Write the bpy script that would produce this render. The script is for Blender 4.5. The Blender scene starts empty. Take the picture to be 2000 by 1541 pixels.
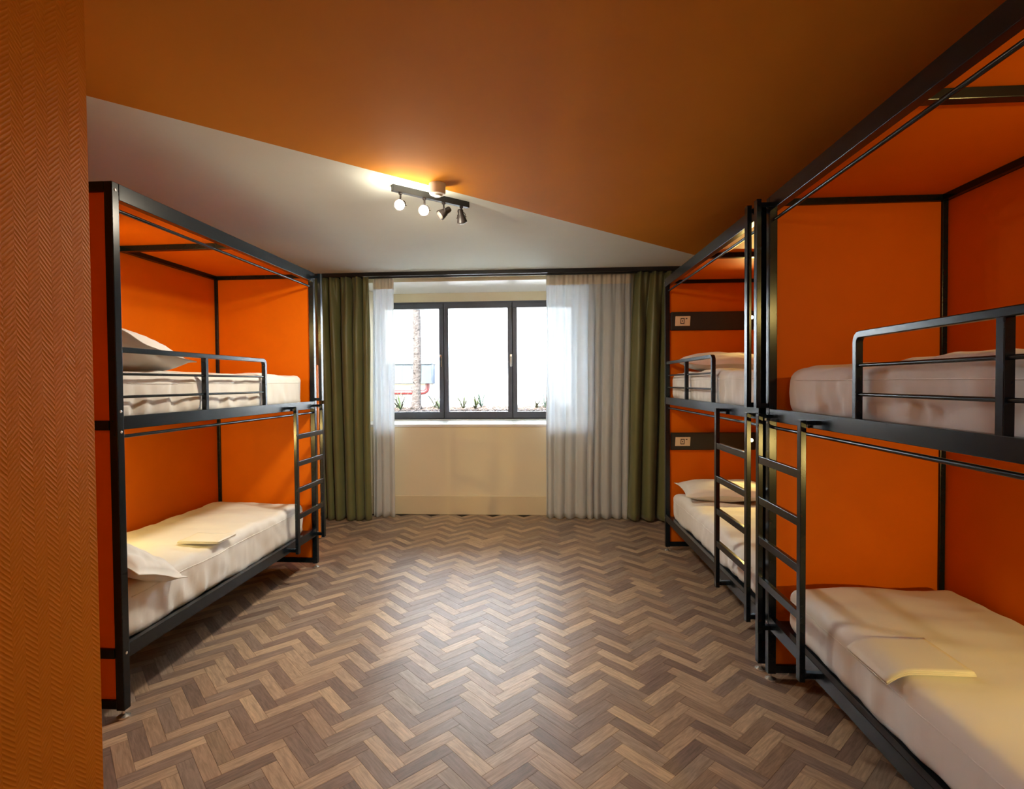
import bpy, bmesh, math, random
from mathutils import Vector, Matrix, noise
random.seed(7)
S = bpy.context.scene
COL = S.collection
V = Vector
# ------------------------------------------------------------------ camera, world, sun, exposure
f_px, yaw, pitch, roll, CAMH = 1039.73, 0.0634, 0.02225, -0.00762, 1.55
Fw = V((-math.sin(yaw)*math.cos(pitch), math.cos(yaw)*math.cos(pitch), -math.sin(pitch)))
Rt = Fw.cross(V((0, 0, 1))).normalized(); Up = Rt.cross(Fw)
R2_ = math.cos(roll)*Rt+math.sin(roll)*Up; U2_ = -math.sin(roll)*Rt+math.cos(roll)*Up
cd = bpy.data.cameras.new('camera'); cam = bpy.data.objects.new('camera', cd); COL.objects.link(cam)
cd.sensor_width = 36; cd.lens = 36*f_px/2000; cd.clip_start = .05
M = Matrix((R2_, U2_, -Fw)).transposed().to_4x4(); M.translation = V((0, 0, CAMH)); cam.matrix_world = M
S.camera = cam
def project(p):
    d = V(p)-V((0, 0, CAMH)); z = d.dot(Fw)
    if z < .05: return None
    return 1000+f_px*d.dot(R2_)/z, 770.5-f_px*d.dot(U2_)/z
S.view_settings.view_transform = 'Standard'; S.view_settings.look = 'None'
S.view_settings.gamma = 1; S.view_settings.use_curve_mapping = False
S.view_settings.exposure = 1.6
W_ = bpy.data.worlds.new('sky'); S.world = W_; W_.use_nodes = True
wn = W_.node_tree.nodes; bg = wn['Background']
sky = wn.new('ShaderNodeTexSky'); sky.sky_type = 'NISHITA'; sky.sun_disc = False
sky.sun_elevation = math.radians(48); sky.sun_rotation = math.radians(200); sky.air_density = 1.2
W_.node_tree.links.new(sky.outputs[0], bg.inputs[0]); bg.inputs[1].default_value = 1.1
sl = bpy.data.lights.new('sun', 'SUN'); so = bpy.data.objects.new('sun', sl); COL.objects.link(so)
sl.energy = 13; sl.angle = math.radians(1.5); sl.color = (1, .97, .92)
so.rotation_euler = V((.25, 1.0, -1.1)).to_track_quat('-Z', 'Y').to_euler()
# daylight entering through the window opening (the sky and the sunlit court beyond it)
def area(name, loc, size, energy, direction, color=(1, 1, 1), portal=False):
    l = bpy.data.lights.new(name, 'AREA'); l.shape = 'RECTANGLE'; l.size, l.size_y = size; l.energy = energy; l.color = color
    o = bpy.data.objects.new(name, l); COL.objects.link(o); o.location = loc
    o.rotation_euler = V(direction).to_track_quat('-Z', 'Z').to_euler()
    if portal: l.cycles.is_portal = True
    return o
area('sky_portal', (-.9, 7.12, 1.85), (2.7, 1.6), 1, (0, -1, 0), portal=True)
def point(name, loc, energy, color, r=.03):
    l = bpy.data.lights.new(name, 'POINT'); l.energy = energy; l.color = color; l.shadow_soft_size = r
    o = bpy.data.objects.new(name, l); COL.objects.link(o); o.location = loc; return o
def spot(name, loc, direction, energy, color, ang=100, blend=1, r=.02):
    l = bpy.data.lights.new(name, 'SPOT'); l.energy = energy; l.color = color; l.shadow_soft_size = r
    l.spot_size = math.radians(ang); l.spot_blend = blend
    o = bpy.data.objects.new(name, l); COL.objects.link(o); o.location = loc
    o.rotation_euler = V(direction).to_track_quat('-Z', 'Y').to_euler(); return o
point('fill_light', (.0, -1.2, 2.45), 7, (.93, .96, 1), .07)  # added fill behind the camera, brightens the aisle side of the near right bed
WARM = (1, .87, .68); LEDY = (1, .72, .22)

# ------------------------------------------------------------------ materials
def sv(n, k, v):
    if k in n.inputs: n.inputs[k].default_value = v
def mat(name, color, rough=.6, metal=0, bump=None, var=None, spec=.5, coat=0, sheen=0):
    """bump=(scale, strength, distance) var=(scale, amount) in object coordinates"""
    m = bpy.data.materials.new(name); m.use_nodes = True; nt = m.node_tree; N = nt.nodes; L = nt.links
    b = N['Principled BSDF']; c = (*color, 1)
    b.inputs['Base Color'].default_value = c; sv(b, 'Roughness', rough); sv(b, 'Metallic', metal)
    sv(b, 'Specular IOR Level', spec); sv(b, 'Coat Weight', coat); sv(b, 'Sheen Weight', sheen)
    tc = N.new('ShaderNodeTexCoord')
    if var:
        n = N.new('ShaderNodeTexNoise'); n.inputs['Scale'].default_value = var[0]; n.inputs['Detail'].default_value = 5
        r = N.new('ShaderNodeValToRGB'); a = var[1]
        r.color_ramp.elements[0].position = .3; r.color_ramp.elements[1].position = .7
        r.color_ramp.elements[0].color = (*[x*(1-a) for x in color], 1)
        r.color_ramp.elements[1].color = (*[min(1, x*(1+a)) for x in color], 1)
        L.new(tc.outputs['Object'], n.inputs['Vector']); L.new(n.outputs['Fac'], r.inputs[0]); L.new(r.outputs[0], b.inputs['Base Color'])
    if bump:
        n = N.new('ShaderNodeTexNoise'); n.inputs['Scale'].default_value = bump[0]; n.inputs['Detail'].default_value = 4
        bp = N.new('ShaderNodeBump'); bp.inputs['Strength'].default_value = bump[1]; bp.inputs['Distance'].default_value = bump[2]
        L.new(tc.outputs['Object'], n.inputs['Vector']); L.new(n.outputs['Fac'], bp.inputs['Height']); L.new(bp.outputs[0], b.inputs['Normal'])
    return m
M_steel = mat('black_powder_coated_steel', (.006, .011, .016), .22, 0, (260, .04, .001), (30, .12), spec=.36)
M_chrome = mat('chrome', (.80, .78, .74), .26, .85, None, (20, .08))
M_panel = mat('orange_laminate', (.72, .152, .0012), .5, 0, (420, .08, .001), (5, .03), spec=.12)
M_board = mat('black_board', (.014, .014, .013), .5, 0, (200, .1, .001), (9, .1))
M_plate = mat('ivory_plastic', (.78, .66, .45), .4, 0, None, (12, .03))
M_dark = mat('socket_hole', (.03, .025, .02), .5, 0, None, (12, .05))
M_sheet = mat('white_cotton', (.80, .80, .76), .85, 0, (900, .12, .0008), (3, .02), spec=.15, sheen=.1)
M_linen = mat('folded_cotton', (.80, .78, .68), .85, 0, (900, .12, .0008), (6, .02), spec=.15)
M_ceil_w = mat('white_ceiling_paint', (.80, .86, .79), .85, 0, (180, .1, .001), (2, .02), spec=.1)
M_ceil_o = mat('orange_ceiling_paint', (.68, .265, .024), .75, 0, (180, .1, .001), (2, .03), spec=.12)
M_cream = mat('cream_wall_paint', (.85, .77, .57), .7, 0, (220, .1, .001), (2, .02), spec=.2)
M_skirt = mat('cream_skirting_paint', (.78, .68, .46), .45, 0, (220, .05, .001), (2, .02))
M_white = mat('white_lacquer', (.82, .82, .78), .35, 0, (220, .03, .001), (2, .02))
M_owall = mat('orange_wall_paint', (.55, .15, .006), .7, 0, (200, .1, .001), (2, .02))
M_frame = mat('anthracite_window_frame', (.085, .095, .125), .4, 0, (300, .05, .001), (8, .06))
M_track = mat('black_track_metal', (.012, .011, .011), .4, 0, None, (30, .1))
M_spot = mat('black_spot_metal', (.018, .014, .013), .45, 0, None, (30, .1), spec=.3)
M_lens = mat('unlit_bulb_glass', (.10, .09, .08), .25, 0, None, (20, .1))
M_court = mat('white_render', (.86, .88, .88), .9, 0, (60, .3, .004), (1.2, .03), spec=.1)
M_box = mat('grey_blue_metal_box', (.040, .053, .066), .45, 0, (40, .1, .002), (3, .06))
M_red = mat('red_pipe_paint', (.15, .02, .02), .4, 0, (60, .1, .002), (5, .06))
M_bark = mat('pale_bark', (.072, .058, .050), .95, 0, (28, .9, .03), (14, .35), spec=.1)
M_mulch = mat('dry_mulch', (.10, .075, .055), .95, 0, (35, .8, .03), (30, .4), spec=.1)
M_leaf = mat('striped_leaf', (.075, .10, .03), .5, 0, (40, .2, .002), (25, .3))
M_leaf2 = mat('dark_leaf', (.03, .055, .035), .5, 0, (40, .2, .002), (25, .3))
M_leafw = mat('cream_leaf', (.085, .088, .05), .5, 0, (40, .2, .002), (25, .15))
M_detect = mat('cream_detector_plastic', (.72, .66, .58), .4, 0, None, (12, .03))
def curtain_mat(name, c):
    m = mat(name, c, .38, 0, (700, .12, .0008), (4, .08), spec=.5, sheen=.2); return m
M_green = curtain_mat('olive_satin', (.165, .175, .070))
def emit(name, c, s):
    m = bpy.data.materials.new(name); m.use_nodes = True; N = m.node_tree.nodes; N.remove(N['Principled BSDF'])
    e = N.new('ShaderNodeEmission'); e.inputs[0].default_value = (*c, 1); e.inputs[1].default_value = s
    m.node_tree.links.new(e.outputs[0], N['Material Output'].inputs[0]); return m
M_bulb = emit('lit_bulb', (1, .86, .68), 22); M_led = emit('lit_reading_led', (1, .85, .35), 14)
def glass():
    m = bpy.data.materials.new('window_glass'); m.use_nodes = True; nt = m.node_tree; N = nt.nodes; N.remove(N['Principled BSDF'])
    t = N.new('ShaderNodeBsdfTransparent'); t.inputs[0].default_value = (.95, .97, .97, 1)
    g = N.new('ShaderNodeBsdfGlossy'); g.inputs['Roughness'].default_value = .02
    fr = N.new('ShaderNodeFresnel'); fr.inputs[0].default_value = 1.45; mx = N.new('ShaderNodeMixShader')
    nt.links.new(fr.outputs[0], mx.inputs[0]); nt.links.new(t.outputs[0], mx.inputs[1]); nt.links.new(g.outputs[0], mx.inputs[2])
    nt.links.new(mx.outputs[0], N['Material Output'].inputs[0]); return m
M_glass = glass()
def sheer():
    m = bpy.data.materials.new('white_sheer'); m.use_nodes = True; nt = m.node_tree; N = nt.nodes; L = nt.links; N.remove(N['Principled BSDF'])
    t = N.new('ShaderNodeBsdfTransparent'); d = N.new('ShaderNodeBsdfDiffuse'); tl = N.new('ShaderNodeBsdfTranslucent')
    d.inputs[0].default_value = (.93, .96, .98, 1); tl.inputs[0].default_value = (.76, .80, .84, 1)
    a = N.new('ShaderNodeMixShader'); a.inputs[0].default_value = .5; b = N.new('ShaderNodeMixShader')
    L.new(d.outputs[0], a.inputs[1]); L.new(tl.outputs[0], a.inputs[2])
    tc = N.new('ShaderNodeTexCoord'); n = N.new('ShaderNodeTexNoise'); n.inputs['Scale'].default_value = 6
    mr = N.new('ShaderNodeMapRange'); mr.inputs[3].default_value = .78; mr.inputs[4].default_value = .87
    L.new(tc.outputs['Object'], n.inputs['Vector']); L.new(n.outputs['Fac'], mr.inputs[0]); L.new(mr.outputs[0], b.inputs[0])
    L.new(t.outputs[0], b.inputs[1]); L.new(a.outputs[0], b.inputs[2]); L.new(b.outputs[0], N['Material Output'].inputs[0]); return m
M_sheer = sheer()
M_hem = mat('sheer_heading_tape', (.80, .74, .62), .8, 0, (500, .1, .001), (8, .04), spec=.2)
def wallpaper():
    m = mat('orange_chevron_wallpaper', (.60, .185, .004), .5, spec=.35); nt = m.node_tree; N = nt.nodes; L = nt.links
    tc = N['Texture Coordinate'] if 'Texture Coordinate' in N else N.new('ShaderNodeTexCoord')
    sx = N.new('ShaderNodeSeparateXYZ'); L.new(tc.outputs['Object'], sx.inputs[0])
    def mth(op, a, b=None):
        n = N.new('ShaderNodeMath'); n.operation = op
        for i, x in enumerate((a, b)):
            if x is None: continue
            if isinstance(x, (int, float)): n.inputs[i].default_value = x
            else: L.new(x, n.inputs[i])
        return n.outputs[0]
    h = mth('ADD', sx.outputs[1], sx.outputs[0])
    tri = mth('PINGPONG', h, .036)
    nz = N.new('ShaderNodeTexNoise'); nz.inputs['Scale'].default_value = 60; L.new(tc.outputs['Object'], nz.inputs['Vector'])
    ph = mth('ADD', mth('ADD', mth('MULTIPLY', tri, 1.1), sx.outputs[2]), mth('MULTIPLY', nz.outputs['Fac'], .005))
    s = mth('SINE', mth('MULTIPLY', ph, 2*math.pi/.0155))
    wob = mth('MULTIPLY', mth('POWER', mth('ADD', mth('MULTIPLY', s, .5), .5), 1.6), 1)
    hh = mth('ADD', wob, mth('MULTIPLY', nz.outputs['Fac'], .25))
    bp = N.new('ShaderNodeBump'); bp.inputs['Strength'].default_value = .4; bp.inputs['Distance'].default_value = .0013
    L.new(hh, bp.inputs['Height']); L.new(bp.outputs[0], N['Principled BSDF'].inputs['Normal']); return m
M_wallp = wallpaper(); M_wallp.node_tree.nodes['Principled BSDF'].inputs['Specular IOR Level'].default_value = .12
tones = [(.46, .335, .225), (.40, .28, .19), (.32, .225, .155), (.265, .188, .145), (.220, .157, .124), (.36, .275, .205), (.285, .212, .168), (.54, .40, .265)]
def wood(i, sgn):
    c = tones[i]; m = bpy.data.materials.new('oak_plank'); m.use_nodes = True; nt = m.node_tree; N = nt.nodes; L = nt.links
    b = N['Principled BSDF']; sv(b, 'Roughness', .40); sv(b, 'Specular IOR Level', .5)
    g = N.new('ShaderNodeNewGeometry'); mp = N.new('ShaderNodeMapping'); mp.vector_type = 'TEXTURE'
    mp.inputs['Rotation'].default_value = (0, 0, sgn*math.pi/4); mp.inputs['Location'].default_value = (i*.37, i*.21, 0)
    mp.inputs['Scale'].default_value = (1, .10, 1)
    L.new(g.outputs['Position'], mp.inputs['Vector'])
    n = N.new('ShaderNodeTexNoise'); n.inputs['Scale'].default_value = 9; n.inputs['Detail'].default_value = 7; n.inputs['Roughness'].default_value = .65; n.inputs['Distortion'].default_value = .6
    L.new(mp.outputs[0], n.inputs['Vector'])
    r = N.new('ShaderNodeValToRGB'); e = r.color_ramp.elements
    e[0].position = .32; e[1].position = .66
    e[0].color = (*[x*.62 for x in c], 1); e[1].color = (*[x*1.18 for x in c], 1)
    L.new(n.outputs['Fac'], r.inputs[0]); L.new(r.outputs[0], b.inputs['Base Color'])
    rr = N.new('ShaderNodeMapRange'); rr.inputs[3].default_value = .48; rr.inputs[4].default_value = .34
    L.new(n.outputs['Fac'], rr.inputs[0]); L.new(rr.outputs[0], b.inputs['Roughness'])
    bp = N.new('ShaderNodeBump'); bp.inputs['Strength'].default_value = .2; bp.inputs['Distance'].default_value = .0008
    L.new(n.outputs['Fac'], bp.inputs['Height']); L.new(bp.outputs[0], b.inputs['Normal']); return m
M_wood = {s: [wood(i, s) for i in range(8)] for s in (1, -1)}
M_sub = mat('plank_joint', (.030, .022, .018), .8, 0, None, (20, .1))

# ------------------------------------------------------------------ mesh helpers
def box(bm, x0, x1, y0, y1, z0, z1):
    vs = [bm.verts.new((x, y, z)) for z in (z0, z1) for y in (y0, y1) for x in (x0, x1)]
    for q in ((0, 2, 3, 1), (4, 5, 7, 6), (0, 1, 5, 4), (2, 6, 7, 3), (0, 4, 6, 2), (1, 3, 7, 5)):
        bm.faces.new([vs[i] for i in q])
def tube(bm, path, r, n=10, caps=True, sq=None):
    """round tube (or rectangular section sq=(a,b)) swept along path"""
    path = [V(p) for p in path]; rings = []; prev = None
    for i, p in enumerate(path):
        d0 = (p-path[i-1]).normalized() if i else None; d1 = (path[i+1]-p).normalized() if i < len(path)-1 else None
        d = (d0+d1).normalized() if d0 and d1 else (d0 or d1)
        up = V((0, 0, 1)) if abs(d.z) < .95 else V((1, 0, 0))
        if prev is None: s = d.cross(up).normalized()
        else:
            s = prev-d*prev.dot(d); s.normalize()
        prev = s; u = s.cross(d)
        rr = r[i] if isinstance(r, (list, tuple)) else r
        k = 1/max(.5, (d.dot(d1) if d1 else d.dot(d0)))
        if sq: rings.append([bm.verts.new(p+s*a*sq[0]/2*(1)+u*b*sq[1]/2*k) for a, b in ((-1, -1), (1, -1), (1, 1), (-1, 1))])
        else: rings.append([bm.verts.new(p+s*math.cos(2*math.pi*j/n)*rr+u*math.sin(2*math.pi*j/n)*rr) for j in range(n)])
    m = len(rings[0])
    for a, b in zip(rings, rings[1:]):
        for j in range(m): bm.faces.new((a[j], a[(j+1) % m], b[(j+1) % m], b[j]))
    if caps: bm.faces.new(rings[0][::-1]); bm.faces.new(rings[-1])
def lathe(bm, prof, n=24, mx=None):
    rings = []; mx = mx or Matrix()
    for r, z in prof: rings.append([bm.verts.new(mx @ V((max(r, 1e-4)*math.cos(2*math.pi*j/n), max(r, 1e-4)*math.sin(2*math.pi*j/n), z))) for j in range(n)])
    for a, b in zip(rings, rings[1:]):
        for j in range(n): bm.faces.new((a[j], a[(j+1) % n], b[(j+1) % n], b[j]))
    bm.faces.new(rings[0][::-1]); bm.faces.new(rings[-1])
def obj(name, bm, m, parent=None, bevel=0, smooth=False):
    bmesh.ops.recalc_face_normals(bm, faces=bm.faces)
    me = bpy.data.meshes.new(name); bm.to_mesh(me); bm.free()
    for x in (m if isinstance(m, list) else [m]): me.materials.append(x)
    if smooth:
        me.polygons.foreach_set('use_smooth', [True]*len(me.polygons))
    o = bpy.data.objects.new(name, me); COL.objects.link(o)
    if parent: o.parent = parent
    if bevel:
        b = o.modifiers.new('bevel', 'BEVEL'); b.width = bevel; b.segments = 2; b.limit_method = 'ANGLE'
    return o
def sm_angle(o, a=40):
    me = o.data; me.polygons.foreach_set('use_smooth', [True]*len(me.polygons))
    bm = bmesh.new(); bm.from_mesh(me)
    for e in bm.edges:
        if len(e.link_faces) == 2 and e.calc_face_angle(0) > math.radians(a): e.smooth = False
    bm.to_mesh(me); bm.free(); return o
def thing(name, label, cat, loc=(0, 0, 0), rotz=0, group=None):
    o = bpy.data.objects.new(name, None); COL.objects.link(o); o.empty_display_size = .1
    o.location = loc; o.rotation_euler = (0, 0, rotz); o['label'] = label; o['category'] = cat
    if group: o['group'] = group
    return o
def tag(o, label, cat, group=None):
    o['label'] = label; o['category'] = cat
    if group: o['group'] = group
    return o
def bxo(name, b, m, parent=None, bevel=0):
    bm = bmesh.new(); box(bm, *b); return obj(name, bm, m, parent, bevel)
def struct(name, bm, m, bevel=0):
    o = obj(name, bm, m, None, bevel); o['kind'] = 'structure'; return o
def sbox(name, b, m, bevel=0):
    bm = bmesh.new(); box(bm, *b); return struct(name, bm, m, bevel)

# ------------------------------------------------------------------ room shell
XLW, XRW, YW, ZC = -2.88, 2.12, 6.20, 2.80
WX0, WX1, WZ0, WZ1, YG = -2.24, .43, 1.065, 2.745, 7.0
YB = -2.2; XN, YN = -1.448, 1.62          # near left wall: its face and its end
floor = bmesh.new(); box(floor, XLW-.1, XRW+.1, YB, YW+.05, -.12, -.0042); floor = struct('floor', floor, M_sub)
bm = bmesh.new()
box(bm, XLW-.1, WX0, YW, YG+.12, -.1, ZC); box(bm, WX1, XRW+.1, YW, YG+.12, -.1, ZC)
box(bm, WX0, WX1, YW, YG+.12, -.1, WZ0-.03); box(bm, WX0, WX1, YW, YG+.12, WZ1, ZC)
wall_back = struct('wall_back', bm, M_cream)
sbox('trim_1', (WX0, WX1, YG+.0, YG+.12, 2.625, WZ1), M_cream)
sbox('trim_3', (WX0, WX1, YW+.004, YG, WZ1-.004, WZ1), M_white)
sbox('wall_left', (XLW-.15, XLW, YN-.1, YW, -.1, ZC), M_owall)
sbox('wall_right', (XRW, XRW+.15, YB, YW, -.1, ZC), M_owall)
sbox('wall_near', (XN-.12, XN, YB, YN, -.1, ZC), M_wallp)
sbox('wall_side', (XLW-.15, XN-.12, YN-.12, YN, -.1, ZC), M_wallp)
sbox('wall_behind', (XN, XRW+.15, YB-.15, YB, -.1, ZC), M_cream)
# baseboards
def base(name, b): sbox(name, b, M_skirt, .004)
base('baseboard_back', (XLW, XRW, YW-.014, YW, 0, .222))
base('baseboard_left', (XLW, XLW+.014, YN, YW-.014, 0, .12))
base('baseboard_right', (XRW-.014, XRW, YB, YW-.014, 0, .12))
# ceiling: orange paint up to a slanted line, white beyond it
A, B = V((-1.972, 2.197)), V((1.503, 5.429)); dd = (B-A)
def online(x): return A.y+(x-A.x)*dd.y/dd.x
bm = bmesh.new(); xl, xr, y0, y1 = XLW-.15, XRW+.15, YB-.15, YG+.12
def prism(poly, z0, z1, mi):
    a = [bm.verts.new((x, y, z0)) for x, y in poly]; b = [bm.verts.new((x, y, z1)) for x, y in poly]
    fs = [bm.faces.new(a[::-1]), bm.faces.new(b)]+[bm.faces.new((a[i], a[(i+1) % len(a)], b[(i+1) % len(a)], b[i])) for i in range(len(a))]
    for f in fs: f.material_index = mi
prism([(xl, y0), (xr, y0), (xr, online(xr)), (xl, online(xl))], ZC, ZC+.12, 0)
prism([(xl, online(xl)), (xr, online(xr)), (xr, y1), (xl, y1)], ZC, ZC+.12, 1)
ceiling = struct('ceiling', bm, [M_ceil_o, M_ceil_w])

# window sill and window
sill = bmesh.new(); box(sill, WX0, WX1, YW-.012, YG, WZ0-.03, WZ0)
struct('trim_2', sill, M_white, .004)
win = bpy.data.objects.new('window_1', None); COL.objects.link(win); win.location = (-.9, YG, WZ0); win['kind'] = 'structure'
def wpart(name, b, m, par=win, bev=.003):
    bm = bmesh.new(); box(bm, b[0]+.9, b[1]+.9, b[2]-YG, b[3]-YG, b[4]-WZ0, b[5]-WZ0); return obj(name, bm, m, par, bev)
bm = bmesh.new(); o = (.9, -YG, -WZ0)
for b in ((WX0, WX1, YG, YG+.08, WZ0, 1.085), (WX0, WX1, YG, YG+.08, 2.60, 2.627), (WX0, WX0+.03, YG, YG+.08, 1.085, 2.60), (WX1-.03, WX1, YG, YG+.08, 1.085, 2.60), (-1.368, -1.318, YG+.0505, YG+.08, 1.085, 2.60), (-.459, -.409, YG+.0505, YG+.08, 1.085, 2.60)):
    box(bm, b[0]+.9, b[1]+.9, b[2]-YG, b[3]-YG, b[4]-WZ0, b[5]-WZ0)
obj('window_frame', bm, M_frame, win, .003)
panes = [(WX0+.03, -1.343), (-1.343, -.434), (-.434, WX1-.03)]
for i, (a, b) in enumerate(panes):
    bm = bmesh.new(); w = .062
    for q in ((a+.003, b-.003, YG-.022, YG+.05, 1.085, 1.085+.083), (a+.003, b-.003, YG-.022, YG+.05, 2.60-.066, 2.60), (a+.003, a+w, YG-.022, YG+.05, 1.168, 2.534), (b-w, b-.003, YG-.022, YG+.05, 1.168, 2.534)):
        box(bm, q[0]+.9, q[1]+.9, q[2]-YG, q[3]-YG, q[4]-WZ0, q[5]-WZ0)
    s = obj('sash', bm, M_frame, win, .004)
    wpart('pane', (a+w, b-w, YG+.012, YG+.018, 1.168, 2.534), M_glass, s, 0)
for x in (-1.385, -.452):
    bm = bmesh.new()
    lx = x+.9; box(bm, lx-.016, lx+.016, -.034, -.022, .70, .86); h = obj('handle', bm, M_chrome, win, .004)
    bm = bmesh.new(); tube(bm, [(lx, -.034, .82), (lx, -.062, .82), (lx, -.066, .80), (lx, -.066, .69)], .0095, 10)
    obj('lever', bm, M_chrome if x > -1 else M_frame, h, 0, True)

# ------------------------------------------------------------------ herringbone floor
PW = .0635; PN = 4
plank_mesh = {}
def plank_mesh_for(s, i):
    bm = bmesh.new(); L_, w_ = PN*PW/2, PW/2; g, c = .0002, .0006
    rings = [[bm.verts.new((x*(L_-e), y*(w_-e), z)) for x, y in ((-1, -1), (1, -1), (1, 1), (-1, 1))] for e, z in ((g, -.0042), (g, -.0012), (g+c, 0))]
    for a, b in zip(rings, rings[1:]):
        for j in range(4): bm.faces.new((a[j], a[(j+1) % 4], b[(j+1) % 4], b[j]))
    bm.faces.new(rings[-1])
    bmesh.ops.rotate(bm, verts=bm.verts, cent=(0, 0, 0), matrix=Matrix.Rotation(s*math.pi/4, 3, 'Z'))
    bmesh.ops.recalc_face_normals(bm, faces=bm.faces)
    me = bpy.data.meshes.new('plank'); bm.to_mesh(me); bm.free(); me.materials.append(M_wood[s][i]); return me
planks = []
q2 = math.sqrt(2); OX, OY = -.218, .03
rng = random.Random(3)
rt = {}
for a in range(-40, 150):
    for b in range(-60, 150):
        m = (a-b) % (2*PN)
        if m == 0: u, v, s = a+PN/2, b+.5, 1
        elif m == 2*PN-1: u, v, s = a+.5, b+PN/2, -1
        else: continue
        x = (u-v)/q2*PW+OX; y = (u+v)/q2*PW+OY
        if XLW+.02 < x < XRW-.02 and -.6 < y < YW+.0:
            row = (a+b)//2 if s == 1 else (a+b+1)//2; seg = int((x+9+.25*math.sin(y*2))//1.1)
            if seg not in rt: rt[seg] = rng.randrange(2)
            lt_ = (row+rt[seg]) % 2
            if rng.random() < .11: lt_ = 1-lt_
            planks.append((x, y, s, rng.choice([0, 1, 7, 5, 0, 0] if lt_ else [3, 4, 6, 3, 6, 2])))
def score(p):
    x, y, s, i = p; q = project((x, y, 0))
    if not q or not (-10 < q[0] < 2010 and q[1] < 1560): return 0
    if x < -1.95 and y > 2.3: return 0
    if x > 1.16: return 0
    if q[0] < 205: return 0
    return 1/(y**3)
planks.sort(key=score, reverse=True)
for k, (x, y, s, i) in enumerate(planks[:300]):
    if (s, i) not in plank_mesh: plank_mesh[(s, i)] = plank_mesh_for(s, i)
    p = bpy.data.objects.new('plank', plank_mesh[(s, i)]); COL.objects.link(p); p.parent = floor; p.location = (x, y, 0)
vs, fs, mi = [], [], []
allm = [M_wood[1][i] for i in range(8)]+[M_wood[-1][i] for i in range(8)]
for x, y, s, i in planks[300:]:
    if (s, i) not in plank_mesh: plank_mesh[(s, i)] = plank_mesh_for(s, i)
    me = plank_mesh[(s, i)]; n0 = len(vs)
    vs += [(v.co.x+x, v.co.y+y, v.co.z) for v in me.vertices]
    for p in me.polygons: fs.append([n0+j for j in p.vertices]); mi.append(i+(0 if s == 1 else 8))
me = bpy.data.meshes.new('plank_field'); me.from_pydata(vs, [], fs)
for m_ in allm: me.materials.append(m_)
me.polygons.foreach_set('material_index', mi)
pf = bpy.data.objects.new('plank_field', me); COL.objects.link(pf); pf.parent = floor; pf['kind'] = 'stuff'

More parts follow.
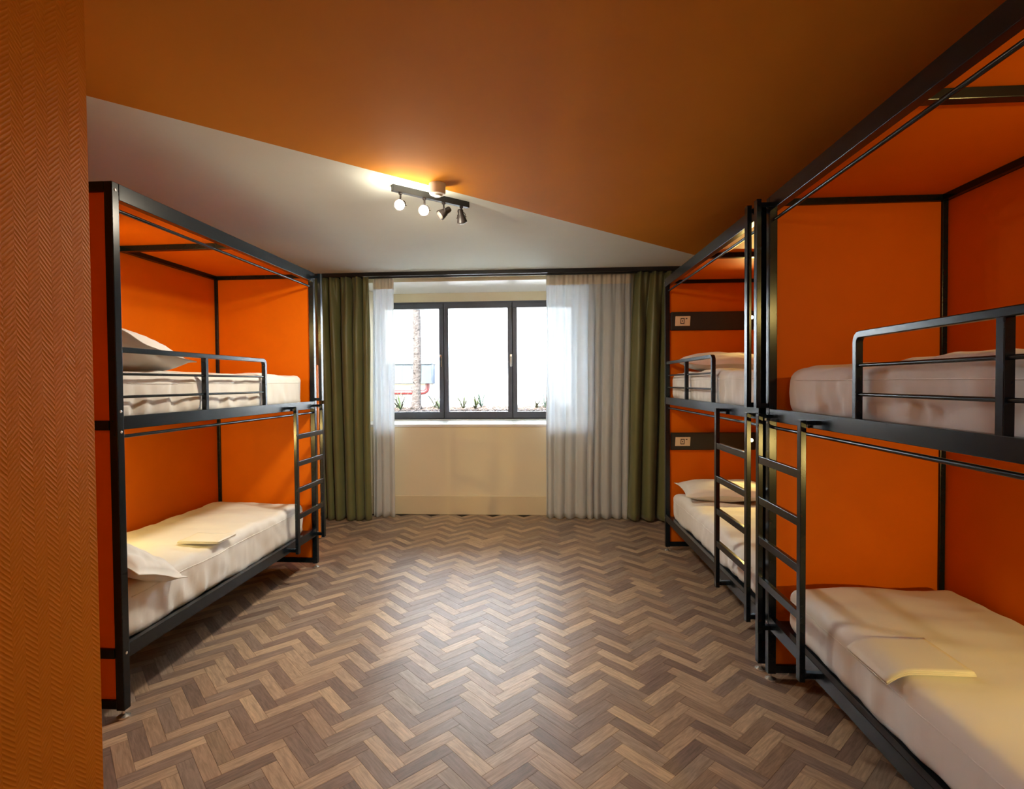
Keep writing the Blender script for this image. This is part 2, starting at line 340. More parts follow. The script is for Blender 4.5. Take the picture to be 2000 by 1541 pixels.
# ------------------------------------------------------------------ bunk beds
BW, BL, ZT = .875, 2.06, 2.48
class Bed:
    """local frame: u from the aisle face into the bed, v from head to foot"""
    def __init__(s, label, loc, rot, sx, sy, lad):
        s.sx, s.sy = sx, sy; s.v0 = 0 if sy > 0 else BL
        s.root = thing('bunk_bed', label, 'bunk bed', loc, rot, None)
        s.M = Matrix.Translation(V(loc)) @ Matrix.Rotation(rot, 4, 'Z'); s.lad = lad; s.build()
    def P(s, u, v, z): return V((s.sx*u, s.v0+s.sy*v, z))
    def W(s, u, v, z): return s.M @ s.P(u, v, z)
    def D(s, u, v, z): return s.M.to_3x3() @ V((s.sx*u, s.sy*v, z))
    def bx(s, name, b, m, par=None, bevel=.002, bm=None):
        own = bm is None; bm = bm or bmesh.new()
        a = s.P(b[0], b[2], b[4]); c = s.P(b[1], b[3], b[5])
        box(bm, min(a.x, c.x), max(a.x, c.x), min(a.y, c.y), max(a.y, c.y), a.z, c.z)
        return obj(name, bm, m, par or s.root, bevel) if own else bm
    def tb(s, name, pts, r, par=None, bm=None, sq=None, m=None):
        own = bm is None; bm = bm or bmesh.new()
        tube(bm, [s.P(*p) for p in pts], r, 10, True, sq)
        if own: return sm_angle(obj(name, bm, m or M_steel, par or s.root))
    def build(s):
        t = .04; r = s.root
        for u in (0, BW-t):
            for v in (0, BL-t):
                po = s.bx('post', (u, u+t, v, v+t, .04, ZT), M_steel, None, .003)
                bm = bmesh.new(); c = s.P(u+t/2, v+t/2, 0)
                lathe(bm, [(.026, 0), (.029, .003), (.028, .009), (.015, .015), (.0065, .019), (.0065, .045)], 16, Matrix.Translation(c))
                sm_angle(obj('levelling_foot', bm, M_chrome, r))
                # countersunk bolts on the aisle face / outer face
                if u == 0:
                    for z in (2.445, 1.43, 1.335, .305):
                        bm = bmesh.new(); c = s.P(-.0005, v+t/2, z)
                        lathe(bm, [(.0065, 0), (.0065, .0015), (.004, .0022), (.0035, .001)], 12, Matrix.Translation(c) @ Matrix.Rotation(-s.sx*math.pi/2, 4, 'Y'))
                        obj('bolt', bm, M_chrome, po)
        s.bx('top_rail', (0, t, t, BL-t, 2.405, ZT), M_steel)
        s.bx('top_rail', (BW-t, BW, t, BL-t, 2.435, ZT), M_steel)
        for v0 in (0, BL-t): s.bx('top_rail', (t, BW-t, v0, v0+t, 2.435, ZT), M_steel)
        s.bx('cross_beam', (t, BW-t, BL/2-.02, BL/2+.02, 2.43, 2.465), M_steel)
        for z0, z1 in ((1.345, 1.408), (.275, .34)):
            s.bx('side_rail', (.002, .032, t, BL-t, z0, z1), M_steel)
            s.bx('side_rail', (BW-.032, BW-.016, t, BL-t, z0, z1), M_steel)
            s.bx('bed_base', (.032, BW-.032, .045, BL-.045, z1-.035, z1-.02), M_steel)
        for v0, v1 in ((-.004, .012), (BL-.012, BL+.004)):
            for z0, z1 in ((1.345, 1.39), (.285, .33)): s.bx('end_bar', (t, BW-t, v0, v1, z0, z1), M_steel)
        for v0 in (.002, BL-.038): s.bx('end_bar', (t, BW-t, v0, v0+.036, .045, .085), M_steel)
        # orange infill panels
        for v0, v1 in ((.013, .027), (BL-.027, BL-.013)): s.bx('end_panel', (t, BW-t, v0, v1, .086, 2.434), M_panel, None, .001)
        s.bx('back_panel', (BW-.015, BW-.003, t, BL/2, .12, 2.434), M_panel, None, .001)
        s.bx('back_panel', (BW-.015, BW-.003, BL/2, BL-t, .12, 2.434), M_panel, None, .001)
        s.bx('roof_panel', (t, BW-t, t, BL/2, 2.466, 2.478), M_panel, None, .001)
        s.bx('roof_panel', (t, BW-t, BL/2, BL-t, 2.466, 2.478), M_panel, None, .001)
        # curtain rods
        for z in (2.362, 1.312): s.tb('curtain_rod', [(.022, t, z), (.022, BL-t, z)], .0085)
        # guard rail
        bm = bmesh.new(); pts = [(.018, t, 1.717)]+[(.018, 1.255+.028*math.sin(a), 1.689+.028*math.cos(a)) for a in (0, .4, .8, 1.2, 1.57)]+[(.018, 1.283, 1.40)]
        s.tb('', pts, .01, None, bm, (.026, .026)); g = obj('guard_rail', bm, M_steel, r, .003)
        s.bx('guard_post', (.004, .032, .635, .661, 1.405, 1.706), M_steel, g)
        for z in (1.604, 1.497): s.tb('guard_bar', [(.018, t, z), (.018, 1.272, z)], .007, g)
        # ladder with its tall pole in front of the foot post
        a, b = s.lad; u0, u1 = -.062, -.038
        bm = bmesh.new()
        s.bx('', (u0, u1, a, a+.034, .262, 1.382), None, None, 0, bm); s.bx('', (u0, u1, b-.034, b, .262, 1.382), None, None, 0, bm)
        for vv in (a, b-.034):
            s.bx('', (u1, .012, vv+.004, vv+.030, 1.360, 1.380), None, None, 0, bm)
            s.bx('', (u1, .002, vv+.004, vv+.030, .275, .300), None, None, 0, bm)
        L = obj('ladder', bm, M_steel, r, .002)
        for z in (1.150, .944, .742, .540): s.bx('rung', (u0+.002, u1-.002, a+.034, b-.034, z-.019, z+.019), M_steel, L)
        for vv in (a, b-.034):
            bm = bmesh.new(); s.tb('', [(-.004, vv+.052, 1.345), (-.004, vv+.052, 1.378)], .006, None, bm)
            s.bx('', (-.012, .004, vv+.034, vv+.060, 1.366, 1.378), None, None, 0, bm); obj('hook', bm, M_chrome if vv > 1.8 else M_steel, L)
        s.bx('ladder_pole', (u0, u1, BL-.038, BL, 1.41, 2.47), M_steel)
        for z in (1.41, 2.43): s.bx('pole_bracket', (u1, 0, BL-.032, BL-.01, z, z+.025), M_steel)
        # head boards with socket and reading lamp
        for z0, z1 in ((2.010, 2.172), (.928, 1.086)):
            bm = bmesh.new(); q = [(.028, z0), (.050, z0), (.082, z1), (.028, z1)]
            ra = [bm.verts.new(s.P(.045, v, z)) for v, z in q]; rb = [bm.verts.new(s.P(.80, v, z)) for v, z in q]
            bm.faces.new(ra); bm.faces.new(rb[::-1])
            for j in range(4): bm.faces.new((ra[j], rb[j], rb[(j+1) % 4], ra[(j+1) % 4]))
            hb = obj('head_board', bm, M_board, r, .006)
            def fp(u, k, out=0):  # point on the slanted face
                return s.P(u, .050+.032*k+out, z0+(z1-z0)*k)
            def slab(bm, u0_, u1_, k0, k1, o0, o1):
                a_ = [bm.verts.new(fp(uu, kk, oo)) for oo in (o0, o1) for kk in (k0, k1) for uu in (u0_, u1_)]
                for qd in ((0, 2, 3, 1), (4, 5, 7, 6), (0, 1, 5, 4), (2, 6, 7, 3), (0, 4, 6, 2), (1, 3, 7, 5)): bm.faces.new([a_[i] for i in qd])
            bm = bmesh.new(); slab(bm, .080, .212, .24, .76, -.001, .007)
            so_ = obj('socket', bm, M_plate, hb, .002)
            bm = bmesh.new()
            for q0, q1, k0, k1 in ((.125, .131, .34, .66), (.155, .161, .34, .66), (.131, .155, .34, .39), (.131, .155, .61, .66), (.139, .147, .46, .54), (.170, .185, .60, .66)): slab(bm, q0, q1, k0, k1, .006, .0078)
            obj('socket_outlet', bm, M_dark, so_)
            # reading lamp: short arm and a small head aimed at the foot of the bed
            c = s.P(.735, .075, z0+.095); h = s.P(.728, .125, z0+.10)
            bm = bmesh.new(); tube(bm, [c, (c+h)/2+V((0, 0, .006)), h], .006, 8)
            lm = obj('reading_lamp', bm, M_steel, r, 0, True)
            d = (s.P(.20, 1.9, z0-.10)-h).normalized(); mx = Matrix.Translation(h) @ d.to_track_quat('Z', 'Y').to_matrix().to_4x4()
            bm = bmesh.new(); lathe(bm, [(.010, -.012), (.018, -.008), (.019, .02), (.0175, .0215), (.0165, .018), (.0150, .017)], 18, mx); sm_angle(obj('lamp_head', bm, M_steel, lm))
            bm = bmesh.new(); lathe(bm, [(.0148, .0172), (.0148, .0200), (.009, .0225), (.001, .023)], 18, mx); obj('lens', bm, M_led, lm, 0, True)
            spot('reading_light', s.M @ (h+d*.035), s.M.to_3x3() @ d, 8 if z0 > 1.5 else 12, LEDY, 120, 1, .014)
    def put(s, o):  # objects whose mesh is in this bed's frame, centred on their own origin
        return o
SW = math.radians
bedL = Bed('black steel bunk bed with orange panels standing alone against the left wall', (-1.9587, 2.3149, 0), -SW(.84), -1, 1, (1.575, 2.062))
bedN = Bed('nearest black steel bunk bed on the right, cut off by the photo edge', (1.1338, .7654, 0), 0, 1, 1, (1.548, 2.030))
bedF = Bed('farther black steel bunk bed on the right, beside the window curtains', (1.122, 2.885, 0), SW(1.08), 1, -1, (1.545, 2.058))

# ------------------------------------------------------------------ bedding
def fin(name, verts, faces, m, M4, label, cat, group=None):
    c = sum((V(v) for v in verts), V())/len(verts)
    me = bpy.data.meshes.new(name); me.from_pydata([tuple(V(v)-c) for v in verts], [], faces)
    bm = bmesh.new(); bm.from_mesh(me); bmesh.ops.remove_doubles(bm, verts=bm.verts, dist=1e-5); bmesh.ops.recalc_face_normals(bm, faces=bm.faces); bm.to_mesh(me); bm.free()
    me.polygons.foreach_set('use_smooth', [True]*len(me.polygons)); me.materials.append(m)
    o = bpy.data.objects.new(name, me); COL.objects.link(o); o.matrix_world = M4 @ Matrix.Translation(c); return tag(o, label, cat, group)
def nz(x, y, z, s, k=0): return noise.noise(V((x*s+k*7.3, y*s+k*3.1, z*s+k*1.7)))
def soft_box(x0, x1, y0, y1, z0, z1, r, seed, wr, nx=30, ny=90, nzn=12):
    verts, faces = [], []; idx = {}
    lx, ly, lz = x1-x0, y1-y0, z1-z0; cx, cy, cz = (x0+x1)/2, (y0+y1)/2, (z0+z1)/2
    def vid(i, j, k):
        if (i, j, k) in idx: return idx[(i, j, k)]
        p = V((x0+lx*i/nx, y0+ly*j/ny, z0+lz*k/nzn))
        q = V((min(max(p.x, x0+r), x1-r), min(max(p.y, y0+r), y1-r), min(max(p.z, z0+r), z1-r)))
        d = p-q
        if d.length > 1e-6: n = d.normalized(); p = q+n*r
        else: n = V((0, 0, 1))
        kz = (p.z-z0)/lz
        side = max(0, 1-abs(n.z))
        # vertical folds on the sides, soft rumples on the top
        w = nz(p.x*3 if abs(n.y) > .6 else 0, p.y, p.z*.25, 9, seed)*.8+nz(p.x, p.y, p.z*.45, 24, seed)*.55
        w2 = abs(nz(p.x*.4, p.y, p.z*.35, 5, seed+3))
        dsp = wr*(side*(w*.9-max(0, .12-w2)*3.0)*(1.15-kz*.7) + (1-side)*(nz(p.x, p.y, 0, 3, seed+5)*1.1+nz(p.x*.5, p.y, 0, 9, seed+6)*.45+nz(p.x, p.y, 0, 18, seed+8)*.15))
        p = p+n*dsp
        verts.append(p); idx[(i, j, k)] = len(verts)-1; return idx[(i, j, k)]
    for i in range(nx):
        for j in range(ny):
            for k in (0, nzn): faces.append([vid(i, j, k), vid(i+1, j, k), vid(i+1, j+1, k), vid(i, j+1, k)])
    for i in range(nx):
        for k in range(nzn):
            for j in (0, ny): faces.append([vid(i, j, k), vid(i+1, j, k), vid(i+1, j, k+1), vid(i, j, k+1)])
    for j in range(ny):
        for k in range(nzn):
            for i in (0, nx): faces.append([vid(i, j, k), vid(i, j+1, k), vid(i, j+1, k+1), vid(i, j, k+1)])
    return verts, faces
def m_off(m, bed): return (bed.M.inverted() @ m.matrix_world).translation
def mattress(bed, z0, z1, seed, label, wr=.024, group=None, v1=1.93, u0=.050, r=.055):
    vs, fs = soft_box(u0, BW-.045, .05, v1, z0, z1, r, seed, wr)
    vs = [bed.P(*v) for v in vs]
    m = fin('mattress', vs, fs, M_sheet, bed.M, label, 'mattress', group)
    # piping line along the aisle side, a few centimetres under the top
    c = Matrix.Translation(-m_off(m, bed)); pts = []
    for i in range(90):
        v = .12+(v1-.20)*i/89; z = z1-.062+nz(v, 0, 0, 3, seed)*.004
        o_ = c @ bed.P(-.2, v, z); d_ = (c @ bed.P(.5, v, z)-o_).normalized()
        hit = m.ray_cast(o_, d_)
        if hit[0]: pts.append(hit[1]-d_*.0006)
    bm = bmesh.new(); tube(bm, pts, .0024, 6); obj('piping', bm, M_sheet, m, 0, True)
    return m
def pillow(bed, u, v, z, du, dv, th, rot, tilt, seed, label, name='pillow'):
    """du x dv cushion with pointed flanged corners, thickness th, tilted about the bed's width axis"""
    n = 34; verts, faces = [], []
    def g(a): return max(0, 1-abs(a)**2.6)
    R_ = Matrix.Rotation(rot, 4, 'Z'); T_ = Matrix.Rotation(tilt[0], 4, 'X') @ Matrix.Rotation(tilt[1], 4, 'Y')
    for sd in (1, -1):
        for i in range(n+1):
            for j in range(n+1):
                a, b = -1+2*i/n, -1+2*j/n
                core = (g(a/.93 if abs(a) < .93 else 1)*g(b/.93 if abs(b) < .93 else 1))**.45
                pin = 1-.07*(1-abs(a)**2)*abs(b)**3; pin2 = 1-.07*(1-abs(b)**2)*abs(a)**3
                x, y = a*du/2*pin2, b*dv/2*pin
                zz = sd*(th/2*core*(1+.22*nz(a, b, sd, 1.6, seed)) + .0022)
                cr = nz(a*.6+b*.4, b-a*.5, sd, 5, seed+2)
                zz += core*(.010*cr-.012*max(0, .16-abs(nz(a, b, 0, 2.3, seed+4))))*1.2
                zz += .012*nz(a, b, 0, 1.8, seed+9)*(abs(a)**4+abs(b)**4)
                verts.append(R_ @ T_ @ V((x, y, zz)))
        o = 0 if sd == 1 else (n+1)**2
        for i in range(n):
            for j in range(n):
                q = [o+i*(n+1)+j, o+(i+1)*(n+1)+j, o+(i+1)*(n+1)+j+1, o+i*(n+1)+j+1]; faces.append(q if sd == 1 else q[::-1])
    o = (n+1)**2; rim = [i*(n+1) for i in range(n)]+[n*(n+1)+j for j in range(n)]+[i*(n+1)+n for i in range(n, 0, -1)]+[j for j in range(n, 0, -1)]
    for i in range(len(rim)): a_, b_ = rim[i], rim[(i+1) % len(rim)]; faces.append([a_, b_, o+b_, o+a_])
    verts = [bed.P(u+p.x, v+p.y, z+p.z) for p in verts]
    return fin(name, verts, faces, M_sheet, bed.M, label, 'pillow')
def linen(bed, u0, u1, v0, v1, z, label, th=.008, layers=3, skew=0, zc_=lambda u, v: 0):
    """folded sheet: stacked layers joined by a round fold on one side"""
    o = None; n = 16; root = None
    vsA, fsA = [], []
    # one continuous serpentine strip, thick section
    path = []
    w = u1-u0; 
    for l in range(layers):
        zz = z+l*(th+.0012); a = range(n+1) if l % 2 == 0 else range(n, -1, -1)
        for i in a: path.append((u0+w*(i/n)*(1-.012*l), zz+.5*th))
    m_ = 14; half = th*.42
    nrm = []
    for i, p in enumerate(path):
        a = path[max(0, i-1)]; b = path[min(len(path)-1, i+1)]; dx, dz = b[0]-a[0], b[1]-a[1]; l = math.hypot(dx, dz) or 1; nrm.append((-dz/l, dx/l))
    for j in range(m_+1):
        v = v0+(v1-v0)*j/m_
        for (p, q) in zip(path, nrm):
            for sg in (1, -1):
                du_ = skew*(v-v0); hz = .0015*nz(p[0], v, 0, 12, 4)
                vsA.append(V((p[0]+q[0]*half*sg+du_, v+.003*nz(p[0], p[1], 0, 9, 2)*(j in (0, m_)), p[1]+q[1]*half*sg+hz+zc_(p[0], v))))
    K = len(path)*2
    for j in range(m_):
        for i in range(len(path)-1):
            for sg in (0, 1):
                a = j*K+i*2+sg; q = [a, a+2, a+2+K, a+K]; fsA.append(q if sg else q[::-1])
        for i in (0, len(path)-1): a = j*K+i*2; fsA.append([a, a+1, a+1+K, a+K])
    for j in (0, m_):
        for i in range(len(path)-1): a = j*K+i*2; fsA.append([a, a+1, a+3, a+2])
    return fin('folded_sheet', [bed.P(*v) for v in vsA], fsA, M_linen, bed.M, label, 'folded sheet')
mattress(bedL, 1.374, 1.622, 1, 'white-sheeted mattress on the upper bunk of the left bed')
mattress(bedL, .308, .585, 2, 'white-sheeted mattress on the lower bunk of the left bed')
mattress(bedN, 1.374, 1.612, 3, 'white-sheeted mattress on the upper bunk of the nearest right bed')
mattress(bedN, .308, .545, 4, 'white-sheeted mattress on the lower bunk of the nearest right bed', .016)
mattress(bedF, 1.374, 1.625, 5, 'white-sheeted mattress on the upper bunk of the farther right bed')
mattress(bedF, .308, .545, 6, 'white-sheeted mattress on the lower bunk of the farther right bed')
pillow(bedL, .40, .33, 1.725, .74, .54, .19, .0, (-.25, .04), 1, 'white pillow leaning on the head end of the upper bunk, left bed')
pillow(bedL, .20, .245, .665, .50, .38, .13, -.05, (-.42, -.34), 2, 'white pillow drooping over the front edge of the lower bunk, left bed')
pillow(bedF, .42, .34, 1.71, .74, .46, .15, .0, (-.10, .0), 3, 'white pillow at the head of the upper bunk, farther right bed')
pillow(bedF, .42, .34, .625, .74, .46, .15, .05, (-.06, .0), 4, 'white pillow at the head of the lower bunk, farther right bed')
linen(bedN, .012, .30, 1.09, 1.33, .553, 'folded pale sheet lying on the lower mattress of the nearest right bed', .0048, 3, 0, lambda u, v: -5*max(0, .10-u)**2)
linen(bedL, .02, .28, .74, .92, .594, 'folded pale sheet lying on the lower mattress of the left bed', .0042, 3)

# ------------------------------------------------------------------ curtains and their track
tr = thing('curtain_track', 'long black curtain track fixed along the ceiling in front of the window', 'curtain track', (-.6, 5.95, 2.78))
bxo('rail', (-2.15, 2.6, -.05, .012, -.022, .02), M_track, tr, .002)
bxo('fascia', (-2.15, 2.6, .012, .03, -.035, .02), M_track, tr, .002)
def curtain(label, x0t, x1t, x0b, x1b, yc, z0, z1, folds, amp, m, seed, name, head=None, ph=0, th=.002, gather=.5):
    NX, NZ = folds*18, 46; verts, faces = [], []
    rg = random.Random(seed); ws = [rg.uniform(.55, 1.5) for _ in range(folds)]; tot = sum(ws); cum = [0]
    for w in ws: cum.append(cum[-1]+w/tot)
    am = [rg.uniform(.65, 1.25) for _ in range(folds+1)]
    def pt(s, t):
        k = min(folds-1, next(i for i in range(folds) if s <= cum[i+1]+1e-9)); fr = (s-cum[k])/(cum[k+1]-cum[k])
        a_ = am[k]*(1-fr)+am[k+1]*fr
        blend = min(1, t/.22)                                # t: 0 at the top
        y = math.sin(2*math.pi*(fr)+ph)*amp*a_*(.30+.70*blend)
        y += math.sin(2*math.pi*(s*folds*2.0)+seed)*amp*.28*(1-blend)  # pinch pleats at the top
        y += nz(s*4, t*1.2, 0, 1.5, seed)*amp*.5*blend
        xa = x0t+(x1t-x0t)*s; xb = x0b+(x1b-x0b)*s
        tt = t**.8; x = xa*(1-tt)+xb*tt+math.cos(2*math.pi*fr+ph)*amp*.30*a_*blend*(0 if s in (0, 1) else 1)
        x += nz(s*3, t*2, 3, 1.2, seed)*.012*blend
        z = z1+(z0-z1)*t
        if t > .96: z += .006*math.sin(2*math.pi*fr)
        return V((x, yc+y, z))
    for i in range(NX+1):
        for j in range(NZ+1): verts.append(pt(i/NX, j/NZ))
    for i in range(NX):
        for j in range(NZ): a = i*(NZ+1)+j; faces.append([a, a+NZ+1, a+NZ+2, a+1])
    c = V(((x0t+x1t)/2, yc, (z0+z1)/2))
    me = bpy.data.meshes.new(name); me.from_pydata([tuple(v-c) for v in verts], [], faces); me.materials.append(m)
    me.polygons.foreach_set('use_smooth', [True]*len(me.polygons))
    if head:
        me.materials.append(head); hj = 3 if NZ else 0
        mi = [1 if (k % NZ) < 2 else 0 for k in range(len(faces))]; me.polygons.foreach_set('material_index', mi)
    o = bpy.data.objects.new(name, me); COL.objects.link(o); o.location = c
    sd = o.modifiers.new('thick', 'SOLIDIFY'); sd.thickness = th
    return tag(o, label, 'curtain')
curtain('olive green satin curtain gathered left of the window, behind the left bed', -2.62, -1.985, -2.53, -1.99, 5.93, .012, 2.755, 5, .085, M_green, 11, 'curtain')
curtain('dark olive green curtain gathered right of the window, beside the farther right bed', .975, 1.45, .90, 1.36, 5.95, .022, 2.755, 3, .080, M_green, 12, 'curtain', ph=1)
curtain('narrow white sheer curtain beside the left green curtain', -1.975, -1.735, -2.00, -1.745, 6.035, .010, 2.755, 3, .024, M_sheer, 13, 'sheer_curtain', M_hem, th=.0006)
curtain('wide white sheer curtain covering the right part of the window', .012, .965, .000, .905, 6.035, .012, 2.765, 9, .030, M_sheer, 14, 'sheer_curtain', M_hem, th=.0006)

# orange board standing in the far left corner, seen past the left bed
ob = thing('orange_screen', 'narrow orange board upright between the left bed and the green curtain', 'panel', (-2.40, 5.15, 0))
bxo('board', (-.30, .140, 0, .03, .01, 1.74), mat('bright_orange_laminate', (.85, .25, .01), .4, 0, None, (4, .03)), ob, .003)
bxo('shelf_edge', (-.30, .152, -.012, 0, 1.36, 1.40), mat('orange_edge_strip', (.85, .22, .01), .4, 0, None, (4, .03)), ob, .002)

# ------------------------------------------------------------------ ceiling track light and smoke detector
p0, p1 = V((-.955, 3.318, 2.772)), V((-.528, 3.690, 2.772)); dv = (p1-p0).normalized(); ang = math.atan2(dv.y, dv.x); LN = (p1-p0).length
tl = thing('track_light', 'black ceiling track with four small spotlights, the two on the left lit', 'ceiling light', (p0+p1)/2, ang)
bxo('track_bar', (-LN/2, LN/2, -.016, .016, -.012, .028), M_track, tl, .002)
IR = Matrix.Rotation(-ang, 3, 'Z')
def head(t, drop, wd, lit):
    """wd: aim direction in the room"""
    x = -LN/2+LN*t; d = (IR @ V(wd)).normalized()
    bm = bmesh.new(); tube(bm, [(x, 0, -.012), (x, 0, -drop)], .006, 10)
    lathe(bm, [(.012, -.022), (.013, -.012), (.010, -.010)], 14, Matrix.Translation((x, 0, 0)))
    st = obj('stem', bm, M_spot, tl, 0, True)
    pv = V((x, 0, -drop-.030))
    side = d.cross(V((0, 0, 1))).normalized() if abs(d.z) < .99 else V((1, 0, 0))
    bm = bmesh.new(); yk = [pv+side*.030, pv+side*.030+V((0, 0, .018)), pv+side*.020+V((0, 0, .030)), pv-side*.020+V((0, 0, .030)), pv-side*.030+V((0, 0, .018)), pv-side*.030]
    tube(bm, yk, .003, 8, True); tube(bm, [pv+side*.038, pv-side*.038], .0028, 8); obj('yoke', bm, M_spot, tl, 0, True)
    mx = Matrix.Translation(pv) @ d.to_track_quat('Z', 'Y').to_matrix().to_4x4()
    bm = bmesh.new(); lathe(bm, [(.007, -.056), (.016, -.054), (.020, -.044), (.020, -.020), (.025, -.010), (.034, .026), (.035, .034), (.033, .035), (.029, .028), (.025, .022)], 28, mx)
    sh = sm_angle(obj('lamp_head', bm, M_spot, tl), 50)
    bm = bmesh.new(); lathe(bm, [(.030, .0295), (.027, .038), (.017, .043), (.002, .044)], 24, mx)
    obj('bulb', bm, M_bulb if lit else M_lens, sh, 0, True)
    w = Matrix.Rotation(ang, 3, 'Z') @ (pv+d*.075)+(p0+p1)/2
    if lit:
        point('spotlight_glow', w, lit*.11, WARM, .03)
        spot('spotlight_beam', w, (-.45, -.05, -1) if t < .2 else (.0, .75, -1), lit*2.8, WARM, 172, 1, .06)
head(.10, .062, (.05, -1, -.22), 10)
head(.40, .062, (.05, -1, -.30), 13)
head(.655, .050, (-.72, -.35, -.62), 0)
head(.90, .055, (.12, .30, -.95), 0)
sd_ = thing('smoke_detector', 'round cream smoke detector on the ceiling just above the track light', 'smoke detector', (-.672, 3.335, ZC))
bm = bmesh.new(); lathe(bm, [(.052, 0), (.053, -.012), (.051, -.016), (.052, -.052), (.048, -.064), (.034, -.070)], 36); sm_angle(obj('housing', bm, M_detect, sd_), 35)
bm = bmesh.new(); lathe(bm, [(.030, -.0695), (.028, -.074), (.012, -.075), (.001, -.075)], 28); obj('sensor_cap', bm, M_white, sd_, 0, True)

el = thing('fill_lamp', 'small round fill lamp added on the ceiling, unseen behind the viewer', 'ceiling light', (.0, -1.2, ZC))  # invented fixture, out of view, to carry the added fill light
bm = bmesh.new(); lathe(bm, [(.10, 0), (.11, -.01), (.11, -.05), (.10, -.06)], 32); sm_angle(obj('housing', bm, M_detect, el))
bm = bmesh.new(); lathe(bm, [(.095, -.0605), (.09, -.085), (.06, -.11), (.002, -.118)], 32); obj('diffuser', bm, emit('fill_lamp_diffuser', (.95, .97, 1), 2), el, 0, True)

# ------------------------------------------------------------------ the court outside the window
GZ = 1.10
bm = bmesh.new(); n = 60
gv = [[bm.verts.new((-7+12*i/n, 7.14+3.0*j/20, GZ+.012*nz(i*.2, j*.15, 0, 3, 2)+.01*nz(i, j, 0, .9, 4))) for j in range(21)] for i in range(n+1)]
for i in range(n):
    for j in range(20): bm.faces.new((gv[i][j], gv[i+1][j], gv[i+1][j+1], gv[i][j+1]))
ground = struct('ground', bm, M_mulch); ground.data.polygons.foreach_set('use_smooth', [True]*len(ground.data.polygons))
sbox('wall_court', (-7, 5, 10.0, 10.2, .9, 4.2), M_court)
# chips of mulch on the bed: nobody could count them
rg = random.Random(5); vs, fs = [], []
for _ in range(2600):
    x, y, a, l, w = rg.uniform(-4.2, 2.2), rg.uniform(8.1, 9.98), rg.uniform(0, 6.3), rg.uniform(.012, .035), rg.uniform(.005, .012)
    z = GZ+rg.uniform(.002, .018); tx = rg.uniform(-.3, .3); c, s_ = math.cos(a), math.sin(a); n0 = len(vs)
    for dz in (0, .005):
        for p, q in ((-1, -1), (1, -1), (1, 1), (-1, 1)): vs.append((x+c*l*p-s_*w*q, y+s_*l*p+c*w*q, z+dz+tx*l*p))
    fs += [[n0+k for k in q] for q in ((3, 2, 1, 0), (4, 5, 6, 7), (0, 1, 5, 4), (1, 2, 6, 5), (2, 3, 7, 6), (3, 0, 4, 7))]
me = bpy.data.meshes.new('mulch'); me.from_pydata(vs, [], fs); me.materials.append(mat('mulch_chip', (.12, .08, .06), .9, 0, None, (9, .35)))
mo = bpy.data.objects.new('mulch', me); COL.objects.link(mo); mo['kind'] = 'stuff'; tag(mo, 'dry brown mulch chips covering the planting bed outside', 'mulch')
eb = thing('service_box', 'grey-blue metal service box mounted on the white wall outside', 'service box', (-2.9, 9.995, 1.50))
bxo('cabinet', (-.75, .80, -.28, 0, .045, .400), M_box, eb, .006)
bxo('lid', (-.77, .825, -.30, 0, .400, .418), M_box, eb, .004)
bxo('door_seam', (.24, .247, -.284, -.279, .05, .395), mat('seam_grey', (.06, .08, .10), .5, 0, None, (5, .05)), eb)
pp = thing('red_pipe', 'red painted pipe bending up into the service box outside', 'pipe', (-2.9, 9.86, 1.38))
bm = bmesh.new(); pts = [(-1.4, 0, 0), (.60, 0, 0)]+[(.60+.09*math.sin(a), 0, .09-.09*math.cos(a)) for a in (.4, .8, 1.2, 1.57)]+[(.69, 0, .165)]
tube(bm, pts, .040, 16); sm_angle(obj('tube', bm, M_red, pp))
for x in (-.4, .55): 
    bm = bmesh.new(); tube(bm, [(x-.03, 0, 0), (x+.03, 0, 0)], .047, 16); sm_angle(obj('coupling', bm, M_red, pp))
# tree trunk
tk = thing('tree', 'slender pale tree trunk standing in front of the service box outside', 'tree', (-2.22, 9.0, GZ))
bm = bmesh.new(); pts, rr = [], []
for i in range(46):
    z = i*.055; pts.append((.012*math.sin(z*1.7)+.018*z-.012*(z > 1.0)*(z-1), .01*math.sin(z*2.3), z)); rr.append(.072-.004*z+.006*nz(0, 0, z, 6, 2)+(.03*math.exp(-z*9)))
tube(bm, pts, rr, 18)
for v in bm.verts: v.co.x += .008*nz(v.co.x, v.co.y, v.co.z, 18, 1); v.co.y += .008*nz(v.co.x, v.co.y, v.co.z, 18, 5)
obj('trunk', bm, M_bark, tk, 0, True)
bm = bmesh.new()
for i in range(26):
    z = .2+i*.085+rg.uniform(-.02, .02); a = rg.uniform(2.3, 4.4); r_ = .068; c = V((.02*z+math.cos(a)*r_, math.sin(a)*r_, z))
    tube(bm, [c, c+V((math.cos(a)*.018, math.sin(a)*.018, .02)), c+V((math.cos(a)*.022, math.sin(a)*.022, .05))], [.010, .007, .001], 6)
o_ = obj('bark_scales', bm, M_bark, tk); o_['kind'] = 'stuff'
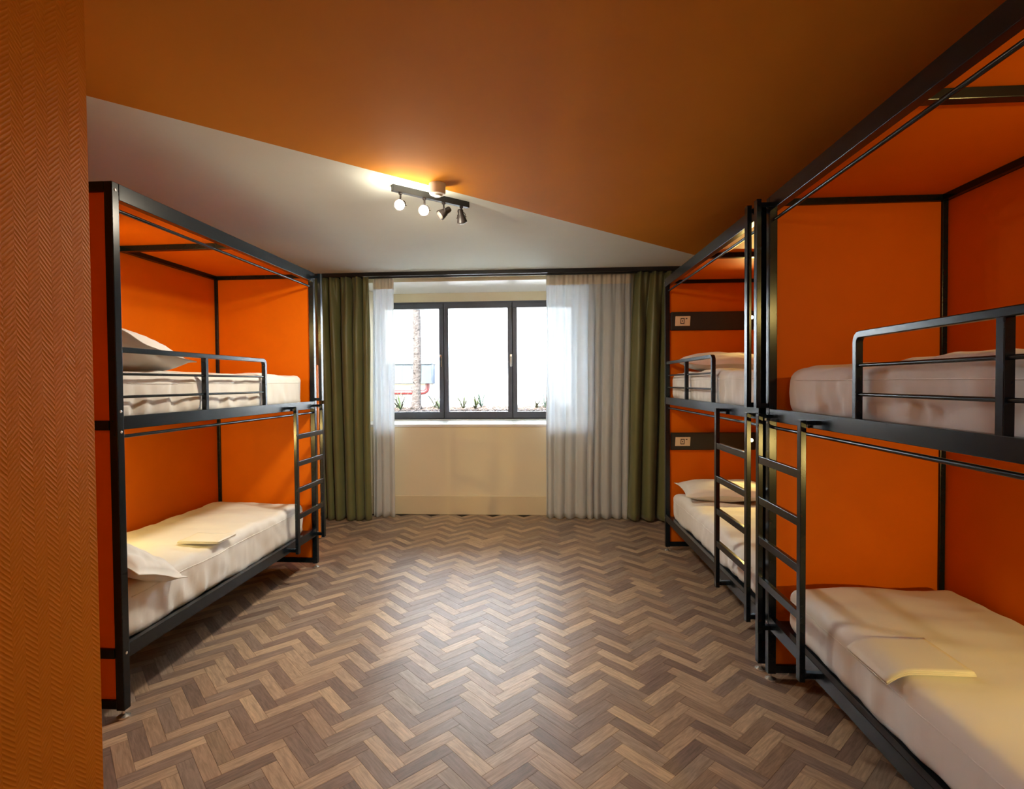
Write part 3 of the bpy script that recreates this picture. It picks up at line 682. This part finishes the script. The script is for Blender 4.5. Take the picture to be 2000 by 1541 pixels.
# strap-leaved plants
def plant(x, y, h, n, label, ms, spread=.9, w=.016, upright=.5):
    t = thing('strap_leaf_plant', label, 'plant', (x, y, GZ), 0)
    g = random.Random(int(x*1000)+n)
    for k in range(n):
        a = g.uniform(0, 6.28); L = h*g.uniform(.7, 1.15); e = g.uniform(upright, 1.35); bm = bmesh.new(); pr = None
        cw = V((-math.sin(a), math.cos(a), 0)); m = 7
        for i in range(m+1):
            s_ = i/m; rr_ = L*s_*math.cos(e)*spread*(1+.5*s_); zz = L*(s_*math.sin(e)-.42*s_*s_*math.cos(e))
            c = V((math.cos(a)*rr_, math.sin(a)*rr_, zz+.004)); ww = w*(1-s_)**.6*(.6+1.2*min(s_*3, 1))/2+.0008
            row = [bm.verts.new(c-cw*ww), bm.verts.new(c-V((0, 0, ww*.5))), bm.verts.new(c+cw*ww)]
            if pr:
                for q in (0, 1): bm.faces.new((pr[q], pr[q+1], row[q+1], row[q]))
            pr = row
        bmesh.ops.solidify(bm, geom=bm.faces[:], thickness=.0012)
        obj('leaf', bm, g.choice(ms), t, 0, True)
lt = [M_leafw, M_leafw, M_leaf]
plant(-2.62, 9.3, 0.40, 22, 'cream-striped strap-leaved plant outside, leftmost, left of the tree trunk', lt)
plant(-2.42, 8.75, 0.31, 18, 'cream-striped strap-leaved plant outside, just left of the tree foot', lt)
plant(-2.00, 9.5, 0.37, 18, 'green arching strap-leaved plant outside, just right of the tree foot', [M_leafw, M_leaf, M_leaf2])
plant(-1.80, 8.9, 0.31, 22, 'yellow-cream strap-leaved plant outside, against the left mullion', lt)
plant(-1.42, 9.1, 0.34, 20, 'cream strap-leaved plant outside, at the left end of the middle pane', lt)
plant(-1.19, 9.0, 0.29, 18, 'yellow-green strap-leaved plant outside, in the left part of the middle pane', [M_leaf, M_leafw])
plant(-1.16, 9.55, 0.46, 10, 'dark green upright spiky plant outside, seen in the middle pane', [M_leaf2], .7, .020, .8)
plant(-.02, 9.4, 0.46, 12, 'dark green spiky plant outside, seen in the right pane', [M_leaf2, M_leaf], .9, .018, .6)
plant(-.16, 9.0, 0.28, 14, 'cream strap-leaved plant outside, at the left end of the right pane', lt)
plant(.14, 9.2, 0.31, 14, 'cream strap-leaved plant outside, at the edge of the right sheer curtain', lt)
